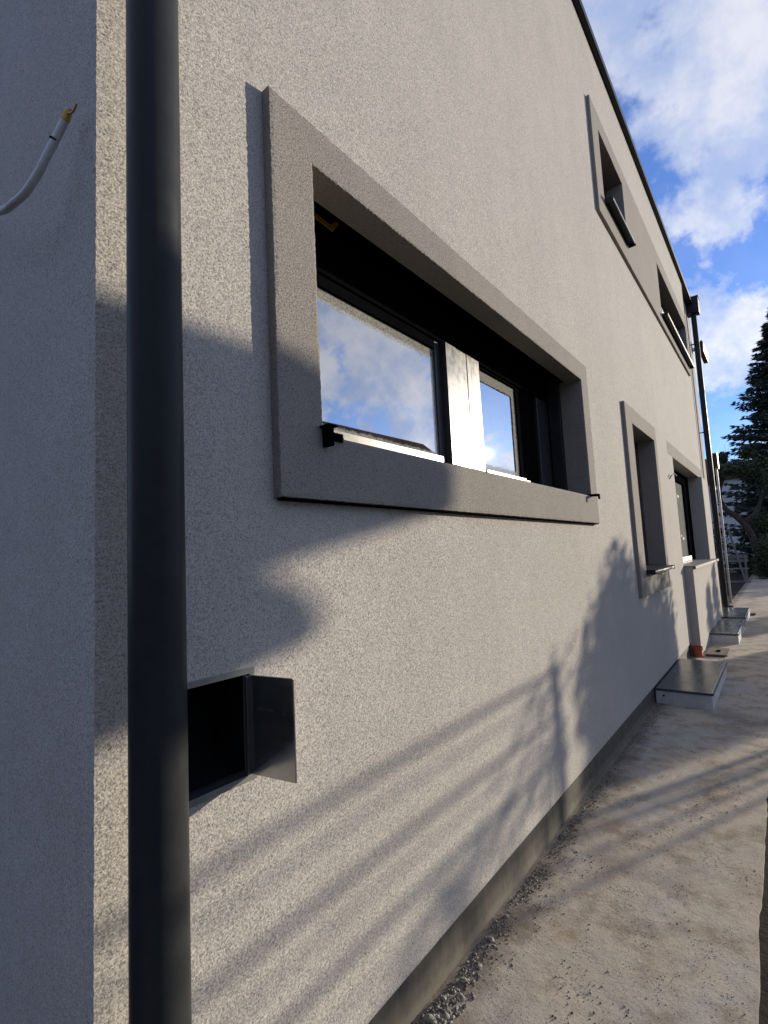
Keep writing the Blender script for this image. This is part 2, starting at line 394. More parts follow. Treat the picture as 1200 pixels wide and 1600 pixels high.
for a, b, c, d in cells(YS, YE, ZP, ZT, openings+[(BAY[0], 99, 0, BAY[2])]):
    fw.quad((0, a, c), (0, b, c), (0, b, d), (0, a, d))
fw.quad((0, YS, ZP), (-.3, YS, ZP), (-.3, BAY[0], ZP), (0, BAY[0], ZP))
zs = [ZP+i*.006 for i in range(int((3.4-ZP)/.006))]+[ZT]
cor = [(-.001+jit(.0006)+.0009*noise.noise((z*60, 0, 1)), YC+.001+jit(.0006)+.0009*noise.noise((z*55, 7, 1))) for z in zs]
for k in range(len(zs)-1):
    (xa, ya), (xb, yb) = cor[k], cor[k+1]
    fw.quad((xa, ya, zs[k]), (0, YS, zs[k]), (0, YS, zs[k+1]), (xb, yb, zs[k+1]))
fw.quad((0, BAY[0], ZP), (-.3, BAY[0], ZP), (-.3, BAY[0], BAY[2]), (0, BAY[0], BAY[2]))     # near jamb of the far bay
fw.quad((0, YE, BAY[2]), (-.3, YE, BAY[2]), (-.3, YE, ZT), (0, YE, ZT))
fw.quad((0, BAY[0], BAY[2]), (-.3, BAY[0], BAY[2]), (-.3, YE, BAY[2]), (0, YE, BAY[2]))     # soffit of the bay
fw.build('facade', M_wall, H, fix=False)
ew = MB()
for k in range(len(zs)-1):
    (xa, ya), (xb, yb) = cor[k], cor[k+1]
    ew.quad((-.03, YC, zs[k]), (xa, ya, zs[k]), (xb, yb, zs[k+1]), (-.03, YC, zs[k+1]))
ew.quad((-9, YC, ZP), (-.03, YC, ZP), (-.03, YC, ZT), (-9, YC, ZT))
tag(ew.build('end_wall', M_wall, H, fix=False), 'shaded stucco end wall left of the corner')
bw = MB(); bw.quad((-9, YC, 0), (-9, 18, 0), (-9, 18, ZT), (-9, YC, ZT)); bw.quad((-9, 18, 0), (-1.2, 18, 0), (-1.2, 18, ZT), (-9, 18, ZT))
bw.build('back_wall', M_wall, H)
fr = MB(); fr.box(-.5, -.065, YE, 12.3, 0, ZT); fr.build('recessed_wall', M_wall, H)
fr = MB(); fr.box(-2, -1.2, 12.3, 18, 0, ZT); fr.build('set_back_wall', M_wall, H)
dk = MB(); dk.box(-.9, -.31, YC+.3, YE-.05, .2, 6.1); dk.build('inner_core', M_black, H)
pl = MB(); pl.box(-.3, -.010, YC+.012, BAY[0], -.08, ZP-.001); pl.box(-8.9, -.31, YC+.012, YC+.3, -.08, ZP-.001)
pl.build('plinth', M_plinth, H, bevel=.003)
jn = MB(); jn.box(-.02, .004, YE-.012, YE+.002, 2.53, ZT-.01); jn.build('expansion_joint', M_black, H)
# roof coping (dark folded metal)
rc = MB(); rc.prism([(-.5, 6.285), (.045, 6.275), (.045, 6.385), (.03, 6.40), (-.5, 6.42)], 'y', YC-.05, 12.2)
rc.build('roof_coping', M_anth, H, bevel=.004)
rt = MB(); rt.box(-9, -.5, YC, 12.25, 6.2, 6.33); rt.box(-9, -1.15, 12.26, 18.1, 6.2, 6.35); rt.build('roof_deck', M_anth, H)
lip = MB(); lip.box(.0455, .052, YC-.05, 12.2, 6.27, 6.285); lip.build('drip_edge', M_anth, H)

# window surrounds with rough rendered arrises
def ring(name, out, holes, d=.03, depth=-.14, m=M_sur, soff=True):
    y0, y1, z0, z1 = out; mb = MB()
    for a, b, c, e in cells(y0+.012, y1-.012, z0+.012, z1-.012, [(h[0]-.008, h[1]+.008, h[2]-.008, h[3]+.008) for h in holes]):
        mb.quad((d, a, c), (d, b, c), (d, b, e), (d, a, e))
    def rim(rect, inward, xs, step=.009, inset=.012):
        ya, yb, za, zb = rect; s = -1 if inward else 1
        P = []
        for (p, q) in (((ya, za), (yb, za)), ((yb, za), (yb, zb)), ((yb, zb), (ya, zb)), ((ya, zb), (ya, za))):
            L = math.hypot(q[0]-p[0], q[1]-p[1]); n = max(2, int(L/step)) if y0 < 4 else max(2, int(L/.1))
            for k in range(n): P.append((p[0]+(q[0]-p[0])*k/n, p[1]+(q[1]-p[1])*k/n))
        cy, cz = (ya+yb)/2, (za+zb)/2; hy, hz = (yb-ya)/2, (zb-za)/2
        def off(p, o):
            return (cy+(p[0]-cy)*(hy+o)/hy, cz+(p[1]-cz)*(hz+o)/hz)
        J = [(jit(.0009)+.001*noise.noise((p[0]*45, p[1]*45, y0)), jit(.0009)) for p in P]
        n = len(P)
        rows = []
        rows.append([(d, *off(p, -inset*s)) for p in P])
        rows.append([(d-.0012+j[1], *off(p, (-.0015)*s+j[0])) for p, j in zip(P, J)])
        rows.append([(d-.004, *off(p, j[0]*.7)) for p, j in zip(P, J)])
        rows.append([(xs, *p) for p in P])
        for A, B in zip(rows, rows[1:]):
            for k in range(n):
                k2 = (k+1) % n; mb.quad(A[k], A[k2], B[k2], B[k])
    rim(out, False, -.002)
    for h in holes: rim(h, True, depth, inset=.008)
    return mb.build(name, m, H, fix=True)
ring('window_surround', (.833, 3.68, 1.567, 2.69), [openings[0]], depth=-.075)
ring('window_surround', (4.80, 6.22, .95, 2.69), [openings[1]])
ring('window_surround', (4.56, 10.36, 4.37, 5.475), [openings[2], openings[3]])
dg = MB(); dg.box(-.002, .026, .845, 3.668, 1.561, 1.5665); dg.build('drip_profile', M_black, H)

# ---- the large ground floor window
X0 = -.21
def child(mb, name, m, par, **k):
    o = mb.build(name, m, None, **k); o.parent = par; return o
wn = MB()
wn.box(-.3, X0, .97, 3.55, 1.70, 1.83)                  # bottom rail of the frame
wn.box(-.3, X0, .97, 1.10, 1.83, 2.44); wn.box(-.3, X0, 3.30, 3.55, 1.83, 2.44)
W1 = wn.build('window', M_frame, H, bevel=.003)
tag(W1, 'dark framed two-light window reflecting the cloudy sky')
def bar(name, x, y0, y1, z0, z1, m=None, bv=.002):
    q = MB(); q.box(-.3, x, y0, y1, z0, z1); return child(q, name, m or M_frame, W1, bevel=bv)
bar('head_rail', -.212, .97, 3.55, 2.4405, 2.60, M_black)  # frame bar coloured black for the shade under the soffit
bar('mullion', -.193, 2.087, 2.190, 1.8305, 2.4395)
bar('sash_stile', -.196, 2.1925, 2.297, 1.8305, 2.4395)
bar('sash_stile', -.194, 2.2995, 2.345, 1.8305, 2.4395)
bar('sash_stile', -.196, 2.3475, 2.440, 1.8305, 2.4395)
bar('sash_stile', -.225, 2.035, 2.085, 1.8305, 2.4395)
bar('sash_rail', -.200, 1.10, 2.02, 1.8305, 1.862); bar('sash_rail', -.200, 2.47, 3.00, 1.8305, 1.850)
bar('sash_rail', -.222, 1.1015, 2.033, 2.395, 2.439, M_black); bar('sash_rail', -.222, 2.4415, 2.985, 2.425, 2.4395, M_black)  # upper rails coloured black for the soffit's shade
bar('sash_stile', -.226, 2.985, 3.29, 1.8515, 2.4395, M_black)  # frame stile coloured black for the far jamb's shadow
bar('frame_step', -.205, 3.02, 3.075, 1.8305, 1.842)
M_g1 = glass_mat('glass_left', 1.10, 2.035, 1.862, 2.395, .032, .022)
M_g2 = glass_mat('glass_right', 2.30, 2.985, 1.850, 2.425, .05, .01)
q = MB(); q.box(-.25, -.235, 1.09, 2.045, 1.85, 2.41); child(q, 'pane', M_g1, W1)
q = MB(); q.box(-.25, -.235, 2.43, 3.00, 1.84, 2.43); child(q, 'pane', M_g2, W1)
q = MB(); q.box(-.2, -.122, 3.49, 3.5295, 1.752, 2.60); child(q, 'shutter_guide', M_anth, W1, bevel=.003)
q = MB(); q.box(-.2, -.122, .9905, 1.03, 1.752, 2.60); child(q, 'shutter_guide', M_anth, W1, bevel=.003)
q = MB(); q.box(-.122, -.074, 3.5305, 3.62, 1.70, 2.57); child(q, 'jamb_lining', M_sur, W1)
q = MB(); q.box(-.122, -.074, .90, .9895, 1.70, 2.57); child(q, 'jamb_lining', M_sur, W1)
q = MB(); q.box(-.3, -.05, .97, 3.55, 2.80, 2.83); q.box(-.078, -.05, .97, 3.55, 2.60, 2.80); child(q, 'shutter_box', M_black, W1)
q = MB(); q.box(-.3, -.02, .98, 3.54, 1.69, 1.7485); child(q, 'sill_bed', M_sur, W1)
for y in (2.045, 2.44):
    q = MB(); q.box(X0-.002, X0+.004, y, y+.024, 1.812, 1.820); child(q, 'drain_cap', M_black, W1)
q = MB(); q.prism([(1.10, 2.655), (1.298, 2.637), (1.333, 2.668), (1.352, 2.668), (1.314, 2.618), (1.10, 2.633)], 'x', -.199, -.195)
child(q, 'yellow_tape', M_yel, W1)
# left over sill end brackets
def bracket(ya, yb, name='sill_end_bracket'):
    mb = MB(); mb.prism([(-.10, 1.752), (.055, 1.748), (.055, 1.705), (.051, 1.705), (.049, 1.735), (.034, 1.742), (-.10, 1.745)], 'y', ya, yb)
    return mb
mb = MB(); mb.box(.031, .062, .985, 1.0, 1.715, 1.768); mb.box(.031, .066, .975, 1.012, 1.768, 1.774); child(mb, 'sill_end_bracket', M_black, W1, bevel=.001)
mb = MB(); mb.box(.0, .036, 1.003, 1.008, 1.735, 1.7655)
for k in range(5): mb.box(.031, .038, 1.013+k*.011, 1.019+k*.011, 1.738, 1.762)
mb.box(.031, .034, 1.008, 1.07, 1.749, 1.753); child(mb, 'bracket_comb', M_black, W1)
mb = MB(); mb.prism([(-.09, 1.764), (.085, 1.757), (.085, 1.722), (.080, 1.722), (.079, 1.742), (.034, 1.744), (-.09, 1.751)], 'y', 3.50, 3.535)
child(mb, 'sill_end_bracket', M_black, W1, bevel=.001)

# ---- the other windows
def simple_window(op, xg, nm_label, mull=(), pane_mat=None, sill=True, sx=.10, frame_w=.06):
    y0, y1, z0, z1 = op; f = MB()
    f.box(-.22, xg, y0-.02, y1+.02, z0-.02, z0+frame_w); f.box(-.22, xg, y0-.02, y1+.02, z1-frame_w-.06, z1+.02)
    f.box(-.22, xg, y0-.02, y0+frame_w, z0+frame_w, z1-frame_w-.06); f.box(-.22, xg, y1-frame_w, y1+.02, z0+frame_w, z1-frame_w-.06)
    W = f.build('window', M_frame, H, bevel=.003); tag(W, nm_label)
    ed = [y0+frame_w]+[m for m in mull]+[y1-frame_w]
    for m in mull:
        q = MB(); q.box(-.22, xg+.004, m-.04, m+.04, z0+frame_w+.001, z1-frame_w-.061); child(q, 'mullion', M_frame, W, bevel=.003)
    for a, b in zip(ed, ed[1:]):
        q = MB(); q.box(xg-.05, xg-.035, a-.01, b+.01, z0+frame_w-.01, z1-frame_w-.05); child(q, 'pane', pane_mat or M_g3, W)
    if sill:
        q = MB(); q.prism([(xg-.02, z0+.03), (sx, z0+.006), (sx, z0-.020), (sx-.004, z0-.020), (sx-.004, z0), (xg-.02, z0+.022)], 'y', y0+.004, y1-.004)
        child(q, 'sill', M_anth, W)
        q = MB(); q.box(sx+.0005, sx+.003, y0+.01, y1-.01, z0-.006, z0+.004); child(q, 'sill_edge', M_alu, W)
        for yy in (y0-.008, y1-.004):
            q = MB(); q.box(.032, sx+.004, yy, yy+.011, z0-.025, z0+.014); child(q, 'sill_end_cap', M_anth, W, bevel=.001)
    return W
M_g3 = glass_mat('glass_plain', -99, 99, -99, 99, .0, ior=1.9)
simple_window(openings[1], -.14, 'tall narrow window with a dark projecting sill')
simple_window(openings[2], -.14, 'near upper window in the long surround')
simple_window(openings[3], -.14, 'far upper window in the long surround', mull=(8.97,))

# ---- far bay: low wall, broad sill and film covered glazing
b_ = MB(); b_.box(-.3, .10, BAY[0]+.002, 10.55, -.05, 1.10); b_.build('bay_wall', M_wall, H, bevel=.004)
b_ = MB(); b_.box(-.3, .045, 10.15, YE+.3, -.05, 1.0995); b_.box(-.3, .045, 10.15, YE+.3, 1.1, 2.527); b_.build('bay_pier', M_wall, H, bevel=.004)
b_ = MB(); b_.box(-.3, .002, 7.14, YE-.02, 2.532, 2.70); b_.build('lintel_band', M_sur, H, bevel=.003)
bs = MB(); bs.prism([(-.2, 1.125), (.135, 1.108), (.135, 1.075), (.130, 1.075), (.130, 1.1015), (-.2, 1.1015)], 'y', BAY[0]-.01, 10.5)
bs.build('bay_sill', M_grey, H)
M_film = glass_mat('film_glass', -99, 99, -99, 99, 0, 0, (.06, .075, .065), 1.6, .50)
gf = MB(); gf.box(-.29, -.16, 7.48, 10.13, 1.13, 1.17); gf.box(-.29, -.16, 7.48, 10.13, 2.36, 2.525); gf.box(-.29, -.16, 9.55, 10.13, 1.17, 2.36)
BW = gf.build('window', M_black, H, bevel=.003); tag(BW, 'wide far window covered by pale protective film')
q = MB(); q.box(-.21, -.19, 7.48, 9.56, 1.16, 2.37); child(q, 'pane', M_film, BW)
q = MB(); q.box(-.159, -.15, 7.48, 9.56, 1.131, 1.20); child(q, 'sash_rail', M_alu, BW)
for (yy, zz_) in ((9.0, 2.12), (9.1, 1.46), (9.18, 1.46), (8.95, 1.5)):
    q = MB(); q.box(-.189, -.186, yy, yy+.06, zz_, zz_+.035); child(q, 'sticker', M_white, BW)

# ---- meter box with its open door
bx = MB(); ya, yb, za, zb = openings[4]
bx.quad((.0, ya, za), (-.14, ya, za), (-.14, ya, zb), (.0, ya, zb)); bx.quad((.0, yb, za), (-.14, yb, za), (-.14, yb, zb), (.0, yb, zb))
bx.quad((.0, ya, za), (.0, yb, za), (-.14, yb, za), (-.14, ya, za)); bx.quad((.0, ya, zb), (.0, yb, zb), (-.14, yb, zb), (-.14, ya, zb))
bx.quad((-.14, ya, za), (-.14, yb, za), (-.14, yb, zb), (-.14, ya, zb))
MBX = bx.build('meter_box', M_door, H); tag(MBX, 'recessed dark meter box with its small door standing open')
q = MB()
q.box(-.004, .007, ya-.018, yb+.014, zb-.002, zb+.011)
q.box(-.004, .007, ya-.018, yb+.014, za-.011, za+.002)
q.box(-.004, .0065, yb-.001, yb+.013, za+.0025, zb-.0025); q.box(-.004, .0065, ya-.017, ya+.001, za+.0025, zb-.0025)
child(q, 'frame', M_grey, MBX, bevel=.001)
q = MB(); q.box(-.01, .003, ya+.001, yb-.001, za+.002, za+.012); child(q, 'inner_rail', M_anth, MBX)
# door: hinged on the far side, open a little past square
dm = MB(); dw = .139
dm.box(.004, dw, -.0025, .0025, 0, zb-za-.008)
dm.box(.004, .012, -.012, -.0028, .002, zb-za-.010)
door = child(dm, 'door', M_leafd, MBX, bevel=.0008)
door.location = (-.002, yb-.004, za+.004); door.rotation_euler.z = R(9)
q = MB(); q.tube([(.0, -.004, .0), (.0, -.004, zb-za-.008)], .0045, 10); hg = child(q, 'hinge', M_grey, MBX); hg.location = door.location
def word(body, x, z, size, par):
    cu = bpy.data.curves.new('lettering', 'FONT'); cu.body = body; cu.size = size; cu.extrude = .0002
    tmp = bpy.data.objects.new('tmp', cu); COL.objects.link(tmp)
    dg_ = bpy.context.evaluated_depsgraph_get(); me = bpy.data.meshes.new_from_object(tmp.evaluated_get(dg_))
    bpy.data.objects.remove(tmp)
    me.transform(Matrix.Rotation(R(90), 4, 'X')); me.materials.clear(); me.materials.append(M_anthl)
    o = bpy.data.objects.new('lettering', me); COL.objects.link(o)
    loc = door.matrix_basis @ Vector((x, -.0031, z)); o.location = loc; o.rotation_euler = door.rotation_euler; o.parent = par
    return o
M_anthl = plain('embossed_lettering', (.075, .078, .08), .4)
word('Abincasa', .033, .143, .0135, MBX); word('0', .110, .138, .019, MBX)

# ---- downpipes
def pipe(x, y, z0, z1, r, joints, brk, m=M_pipe):
    mb = MB(); mb.tube([(x, y, z0+(z1-z0)*k/8) for k in range(9)], r, 40, cap=True)
    o = mb.build('downpipe', m, H, smooth=True)
    for z in joints:
        q = MB(); q.tube([(x, y, z), (x, y, z+.07), (x, y, z+.078)], [r+.0022, r+.0022, r], 40); child(q, 'sleeve', m, o, smooth=True)
    for z in brk:
        q = MB(); q.tube([(x, y, z), (x, y, z+.03)], r+.004, 32); q.box(-.12, x-r+.004, y-.012, y+.012, z+.006, z+.024); child(q, 'bracket', m, o, smooth=True)
    return o
tag(pipe(.105, .471, .0, 6.2, .0485, (3.3,), (3.6, -.9+1.0)), 'near anthracite downpipe beside the corner')
fp = pipe(.042, 11.95, .16, 6.15, .05, (2.4, 4.4), (1.35, 3.6, 5.45)); tag(fp, 'far dark downpipe below the rain hopper')
q = MB(); q.prism([(-.09, 6.40), (.155, 6.40), (.150, 6.09), (-.09, 6.09)], 'y', 11.82, 12.08); child(q, 'rain_hopper', M_anth, fp, bevel=.004)
q = MB(); q.box(-.10, .165, 11.81, 12.09, 6.40, 6.42); child(q, 'hopper_rim', M_anth, fp)
q = MB(); q.tube([(.042, 11.95, .18), (.06, 11.95, .12), (.16, 11.95, .10)], .052, 20); child(q, 'pipe_shoe', M_pipe, fp, smooth=True)
LP = empty('post', (-.005, 14, -.05), 'slim pale post with a dark box on top beyond the far downpipe', 'post')
q = MB(); q.tube([(-.005, 14, -.06), (-.005, 14, 1.5), (-.005, 14, 3.14)], .022, 16); q.build('shaft', M_galv, LP, smooth=True)
q = MB(); q.box(-.10, .03, 13.92, 14.1, 3.12, 3.46); q.build('box_head', M_anth, LP, bevel=.004)
q = MB(); q.box(.0305, .045, 13.91, 14.11, 3.10, 3.48); q.build('box_edge', M_alu, LP)
q = MB(); q.prism([(.03, 5.42), (.115, 5.42), (.125, 5.60), (.10, 5.66), (.03, 5.60)], 'y', 12.35, 13.3); q.build('eaves_gutter', M_anth, H, bevel=.004)
q = MB(); q.box(-.10, .03, 12.25, 12.36, 5.45, 5.5); q.box(.024, .029, 12.36, 12.42, 5.44, 5.60); q.build('gutter_bracket_and_glint', M_alu, H)  # bracket, plus a bright strip standing for the glint on the gutter's edge
# roof wire
q = MB(); q.tube([(-.1, 10.9, 6.4), (-.12, 10.85, 6.7), (-.16, 10.7, 6.95), (-.22, 10.5, 7.1)], .008, 6); q.build('roof_wire', M_grey, H)
# little wire by the far bay
q = MB(); q.tube([(0, 7.05, 2.2), (.03, 7.03, 2.24), (.05, 7.1, 2.27), (.05, 7.3, 2.26)], .006, 6)
tag(q.build('wire_stub', M_grey, None), 'thin wire stub poking from the wall before the far bay', 'wire')

# ---- cable end on the end wall
CB = empty('cable', (-.9, .4, 2.2), 'white cable end with stripped orange wire jutting from the shaded end wall', 'cable')
def spline(c, n=6):
    c = [Vector(p) for p in c]; c = [c[0]*2-c[1]]+c+[c[-1]*2-c[-2]]; out = []
    for k in range(1, len(c)-2):
        for j in range(n):
            t = j/n; a, b, d, e = c[k-1:k+3]
            out.append(.5*((2*b)+(d-a)*t+(2*a-5*b+4*d-e)*t*t+(3*b-a-3*d+e)*t**3))
    return out+[c[-2]]
sh = spline([(-1.0, .43, 2.62), (-.80, .34, 2.50), (-.50, .305, 2.285), (-.322, .305, 2.208), (-.225, .315, 2.172), (-.18, .322, 2.170), (-.147, .333, 2.184), (-.117, .345, 2.217), (-.096, .355, 2.254), (-.078, .365, 2.288), (-.064, .373, 2.318)])
q = MB(); q.tube(sh, .0078, 14); q.build('sheath', M_white, CB, smooth=True)
q = MB(); q.tube([(-.064, .373, 2.318), (-.061, .375, 2.326), (-.056, .378, 2.339)], [.0082, .0082, .0065], 12); q.build('insulation', M_yel, CB, smooth=True)
q = MB(); q.tube([(-.056, .378, 2.3395), (-.0555, .378, 2.343)], .0062, 12); q.build('conductor_tip', M_white, CB)
q = MB(); q.tube(spline([(-.056, .375, 2.330), (-.045, .376, 2.327), (-.034, .377, 2.322), (-.024, .378, 2.327), (-.018, .378, 2.331)], 3), .0022, 6); q.build('wire', M_copper, CB)
q = MB(); q.tube([(-.0835, .3605, 2.279), (-.0822, .3613, 2.2815)], .0088, 12); q.build('printed_mark', M_black, CB)

# ------------------------------------------------------------------ light well covers
def cover(y0, y1, label, w=.43, h=.115):
    C = empty('light_well_cover', (.2, (y0+y1)/2, 0), label, 'well cover', 'light well covers along the house wall')
    q = MB(); q.box(.0, w, y0, y1, -.05, h); q.build('kerb', M_conc, C, bevel=.006)
    q = MB(); q.box(-.002, w+.012, y0-.012, y1+.012, h+.001, h+.02); q.build('lid', M_lid, C, bevel=.003)
    q = MB(); q.box(w-.004, w+.004, y0-.004, y1+.004, h+.0205, h+.0245); q.build('lid_edge', M_galv, C)
    q = MB(); q.tube([(.065, y0+.004, .075), (.065, y0-.006, .075)], .009, 10); q.build('bolt', M_anth, C)
    return C
cover(5.09, 6.46, 'slate grey light well cover on a pale kerb nearest the camera')
cover(8.45, 9.85, 'middle light well cover under the far bay window')
cover(10.30, 11.78, 'farthest light well cover beside the far downpipe')
q = MB(); q.tube([(.07, 7.36, -.05), (.07, 7.36, .10), (.07, 7.36, .105)], [.055, .055, .052], 20, cap=False); q.tube([(.07, 7.36, .085), (.07, 7.36, .125)], .062, 20, cap=False)
q.tube([(.07, 7.36, .125), (.07, 7.36, .02)], .050, 20, cap=False)
tag(q.build('pipe_stub', M_red, smooth=True), 'terracotta red drain pipe stub standing by the wall', 'pipe')
DP = empty('drain_plate', (.26, 7.65, 0), 'flat dark plate lying on the path beside the red pipe', 'plate')
q = MB(); q.box(.145, .37, 7.42, 7.90, .012, .030); q.build('plate', plain('rusty_plate', (.13, .10, .075), .8, 0, .3, .3, 20), DP, bevel=.002)
q = MB(); q.box(.24, .28, 7.60, 7.72, .0305, .036); q.build('handle', M_black, DP)
q = MB(); q.box(.40, .52, 11.7, 11.95, .012, .022); tag(q.build('floor_grate', M_anth, bevel=.002), 'small dark grate in the path beyond the farthest cover', 'grate')

# ------------------------------------------------------------------ vegetation builders
def leaves(mb, c, n, rad, size, droop=0):
    for k in range(n):
        d = Vector((random.gauss(0, 1), random.gauss(0, 1), random.gauss(0, 1))).normalized()*(random.random()**.45)
        p = Vector(c)+Vector((d.x*rad[0], d.y*rad[1], d.z*rad[2]))
        a = Vector((random.gauss(0, 1), random.gauss(0, 1), random.gauss(0, .6)-droop)).normalized(); b = a.orthogonal().normalized()
        b = Matrix.Rotation(random.uniform(0, 6.3), 3, a) @ b
        s = size*random.uniform(.6, 1.3)
        mb.quad(p-a*s*.5, p+b*s*.28, p+a*s*.6, p-b*s*.28)
def shrub(c, rad, n, size, label, nm='shrub', cat='shrub', blobs=9, m=None):
    T = empty(nm, (c[0], c[1], -.05), label, cat, 'shrubs beyond the path')
    mb = MB(); st = MB()
    for k in range(blobs):
        a = random.uniform(0, 6.3); r = random.random()**.5*.62
        bc = (c[0]+math.cos(a)*r*rad[0], c[1]+math.sin(a)*r*rad[1], max(.15, c[2]+jit(.62)*rad[2]))
        f = random.uniform(.42, .62)
        leaves(mb, bc, n//blobs, (rad[0]*f, rad[1]*f, rad[2]*f), size)
        st.tube(spline([(c[0]+jit(.05), c[1]+jit(.05), -.06), ((c[0]*2+bc[0])/3, (c[1]*2+bc[1])/3, bc[2]*.5), bc], 3), [.028, .026, .024, .02, .015, .012, .008][:7], 6)
    mb.build('crown', m or M_leaf, T, fix=False); st.build('stem', M_bark, T, smooth=True)
    return T
def conifer(base, h, r, label, tiers=24, nper=9, seg=9, size=.22, group=None, zmin=.6, m=None, k_leaf=5):
    T = empty('conifer_tree', base, label, 'tree', group); b = Vector(base)
    st = MB(); st.tube([b+Vector((0, 0, -.1)), b+Vector((jit(.05), 0, h*.5)), b+Vector((0, 0, h*.97))], [r*.075, r*.05, .02], 8); st.build('trunk', M_bark, T, smooth=True)
    mb = MB(); br = MB()
    for i in range(tiers):
        u = i/(tiers-1); z = zmin+(h-zmin)*u; L = r*(1-u)**.8*random.uniform(.85, 1.1)+.12
        for k in range(nper):
            a = 6.283*k/nper+random.uniform(0, 1.2); l = L*random.uniform(.62, 1.12); dz = -.18*l+jit(.1)
            tip = b+Vector((math.cos(a)*l, math.sin(a)*l, z+dz+.12*l)); mid = b+Vector((math.cos(a)*l*.55, math.sin(a)*l*.55, z+dz*.8)); root = b+Vector((0, 0, z))
            pts = spline([root, mid, tip], 3); br.tube(pts, [.02, .018, .016, .013, .01, .008, .005], 4, cap=False)
            for s in range(seg):
                t = .2+.8*s/(seg-1); q = (root.lerp(mid, t/.55) if t < .55 else mid.lerp(tip, (t-.55)/.45))
                side = Vector((-math.sin(a), math.cos(a), 0)); wd = .30*l*(1-t)+.12
                for e in range(k_leaf):
                    o = side*jit(wd)+Vector((0, 0, jit(.07)-.05)); d = (Vector((math.cos(a), math.sin(a), 0))*.7+side*jit(.9)+Vector((0, 0, jit(.5)-.1))).normalized()
                    n_ = d.orthogonal(); n_ = (Matrix.Rotation(random.uniform(0, 6.3), 3, d) @ n_).normalized(); sz = size*random.uniform(.6, 1.3)
                    p = q+o; mb.quad(p-d*sz*.4, p+n_*sz*.17, p+d*sz*.75, p-n_*sz*.17)
    tag(br.build('branches', M_bark, T), kind='stuff'); mb.build('crown', m or M_spruce, T, fix=False)
    return T
# ------------------------------------------------------------------ background garden
conifer((2.0, 29, -.05), 12.4, 3.9, 'tall dark spruce rising at the right edge of the view', tiers=44, nper=15, seg=11, size=.24, k_leaf=9)
conifer((.55, 27.5, -.05), 5.6, 1.25, 'smaller dark conifer beside the tall spruce', tiers=18, nper=9, seg=7, size=.2, zmin=.5)
def garden_bush(c, rad, n, size, label):
    T = shrub(c, rad, n, size, label, 'garden_bush', 'bush'); T['group'] = 'dark bushes at the end of the path'; return T
garden_bush((.95, 25, 1.1), (1.05, 1.2, 1.4), 9000, .12, 'dark bush below the tall spruce at the right edge')
garden_bush((.62, 22.6, .75), (.55, .8, .95), 5000, .09, 'low bush in front of the dark garden')
garden_bush((-2.6, 33, 1.0), (1.8, 1.2, 1.3), 3500, .13, 'wide bush in front of the neighbouring house')
# bent old tree
BT = empty('bent_tree', (.35, 24, -.05), 'old tree with a bent trunk in front of the neighbouring house', 'tree')
q = MB(); tr = spline([(.35, 24, -.1), (.28, 24, .9), (.12, 24, 1.75), (-.22, 24, 2.3), (-.62, 24, 2.75), (-.72, 24, 3.3), (-.55, 24.1, 3.9)], 5)
q.tube(tr, [.15-.09*k/(len(tr)-1) for k in range(len(tr))], 10); q.tube(spline([(-.05, 24, 2.05), (.4, 24.1, 2.5), (.7, 24.2, 3.3), (.95, 24.3, 4.1)], 4), [.1-.006*k for k in range(13)], 8)
q.build('trunk', M_bark, BT, smooth=True)
q = MB()
for c, r in (((-.5, 24, 4.15), (.5, .6, .35)), ((.05, 24, 4.2), (.6, .6, .3)), ((.6, 24.1, 4.2), (.6, .7, .5)), ((-.9, 24, 3.85), (.3, .4, .22)), ((.95, 24, 3.6), (.5, .6, .6)), ((-.5, 24.3, 4.75), (.18, .3, .25)), ((.3, 24.2, 4.8), (.3, .4, .25))):
    leaves(q, c, 420, r, .13)
q.build('crown', M_leaf, BT, fix=False)
# bare tree far away
BR = empty('bare_tree', (-1.2, 44, -.05), 'leafless tree with thin pale twigs against the sky', 'tree')
q = MB(); q.tube([(-1.2, 44, -.1), (-1.15, 44, 3), (-1.2, 44, 6)], [.16, .12, .07], 8); q.build('trunk', M_twig, BR, smooth=True)
q = MB()
for k in range(60):
    a = random.uniform(0, 6.3); z = random.uniform(2.5, 6); l = random.uniform(.4, 1.9)
    q.tube(spline([(-1.2, 44, z), (-1.2+math.cos(a)*l*.6, 44+math.sin(a)*l*.6, z+1.0), (-1.2+math.cos(a)*l, 44+math.sin(a)*l, z+random.uniform(1.6, 2.9))], 3), [.03, .027, .024, .02, .016, .012, .008], 4)
q.build('branches', M_twig, BR)
# neighbouring house
NH = empty('neighbour_house', (-1.5, 42, -.05), 'pale blue-white house in shade behind the garden trees', 'house')
q = MB(); q.box(-8, 1.6, 38, 46, -.1, 5.3); q.build('wall', M_neigh, NH)
q = MB(); q.prism([(-8.4, 5.25), (-3.2, 7.0), (2.0, 5.25)], 'y', 37.7, 46.3); q.build('roof', M_roof, NH)
q = MB(); q.box(-1.75, -.85, 37.97, 38.05, 3.15, 4.35); nw = q.build('window', M_anth, NH); 
q = MB(); q.box(-1.68, -.92, 37.955, 37.968, 3.22, 4.28); child(q, 'pane', M_white, nw)
q = MB(); q.box(-1.85, -.75, 37.9, 38.0, 3.05, 3.13); child(q, 'sill', M_anth, nw)
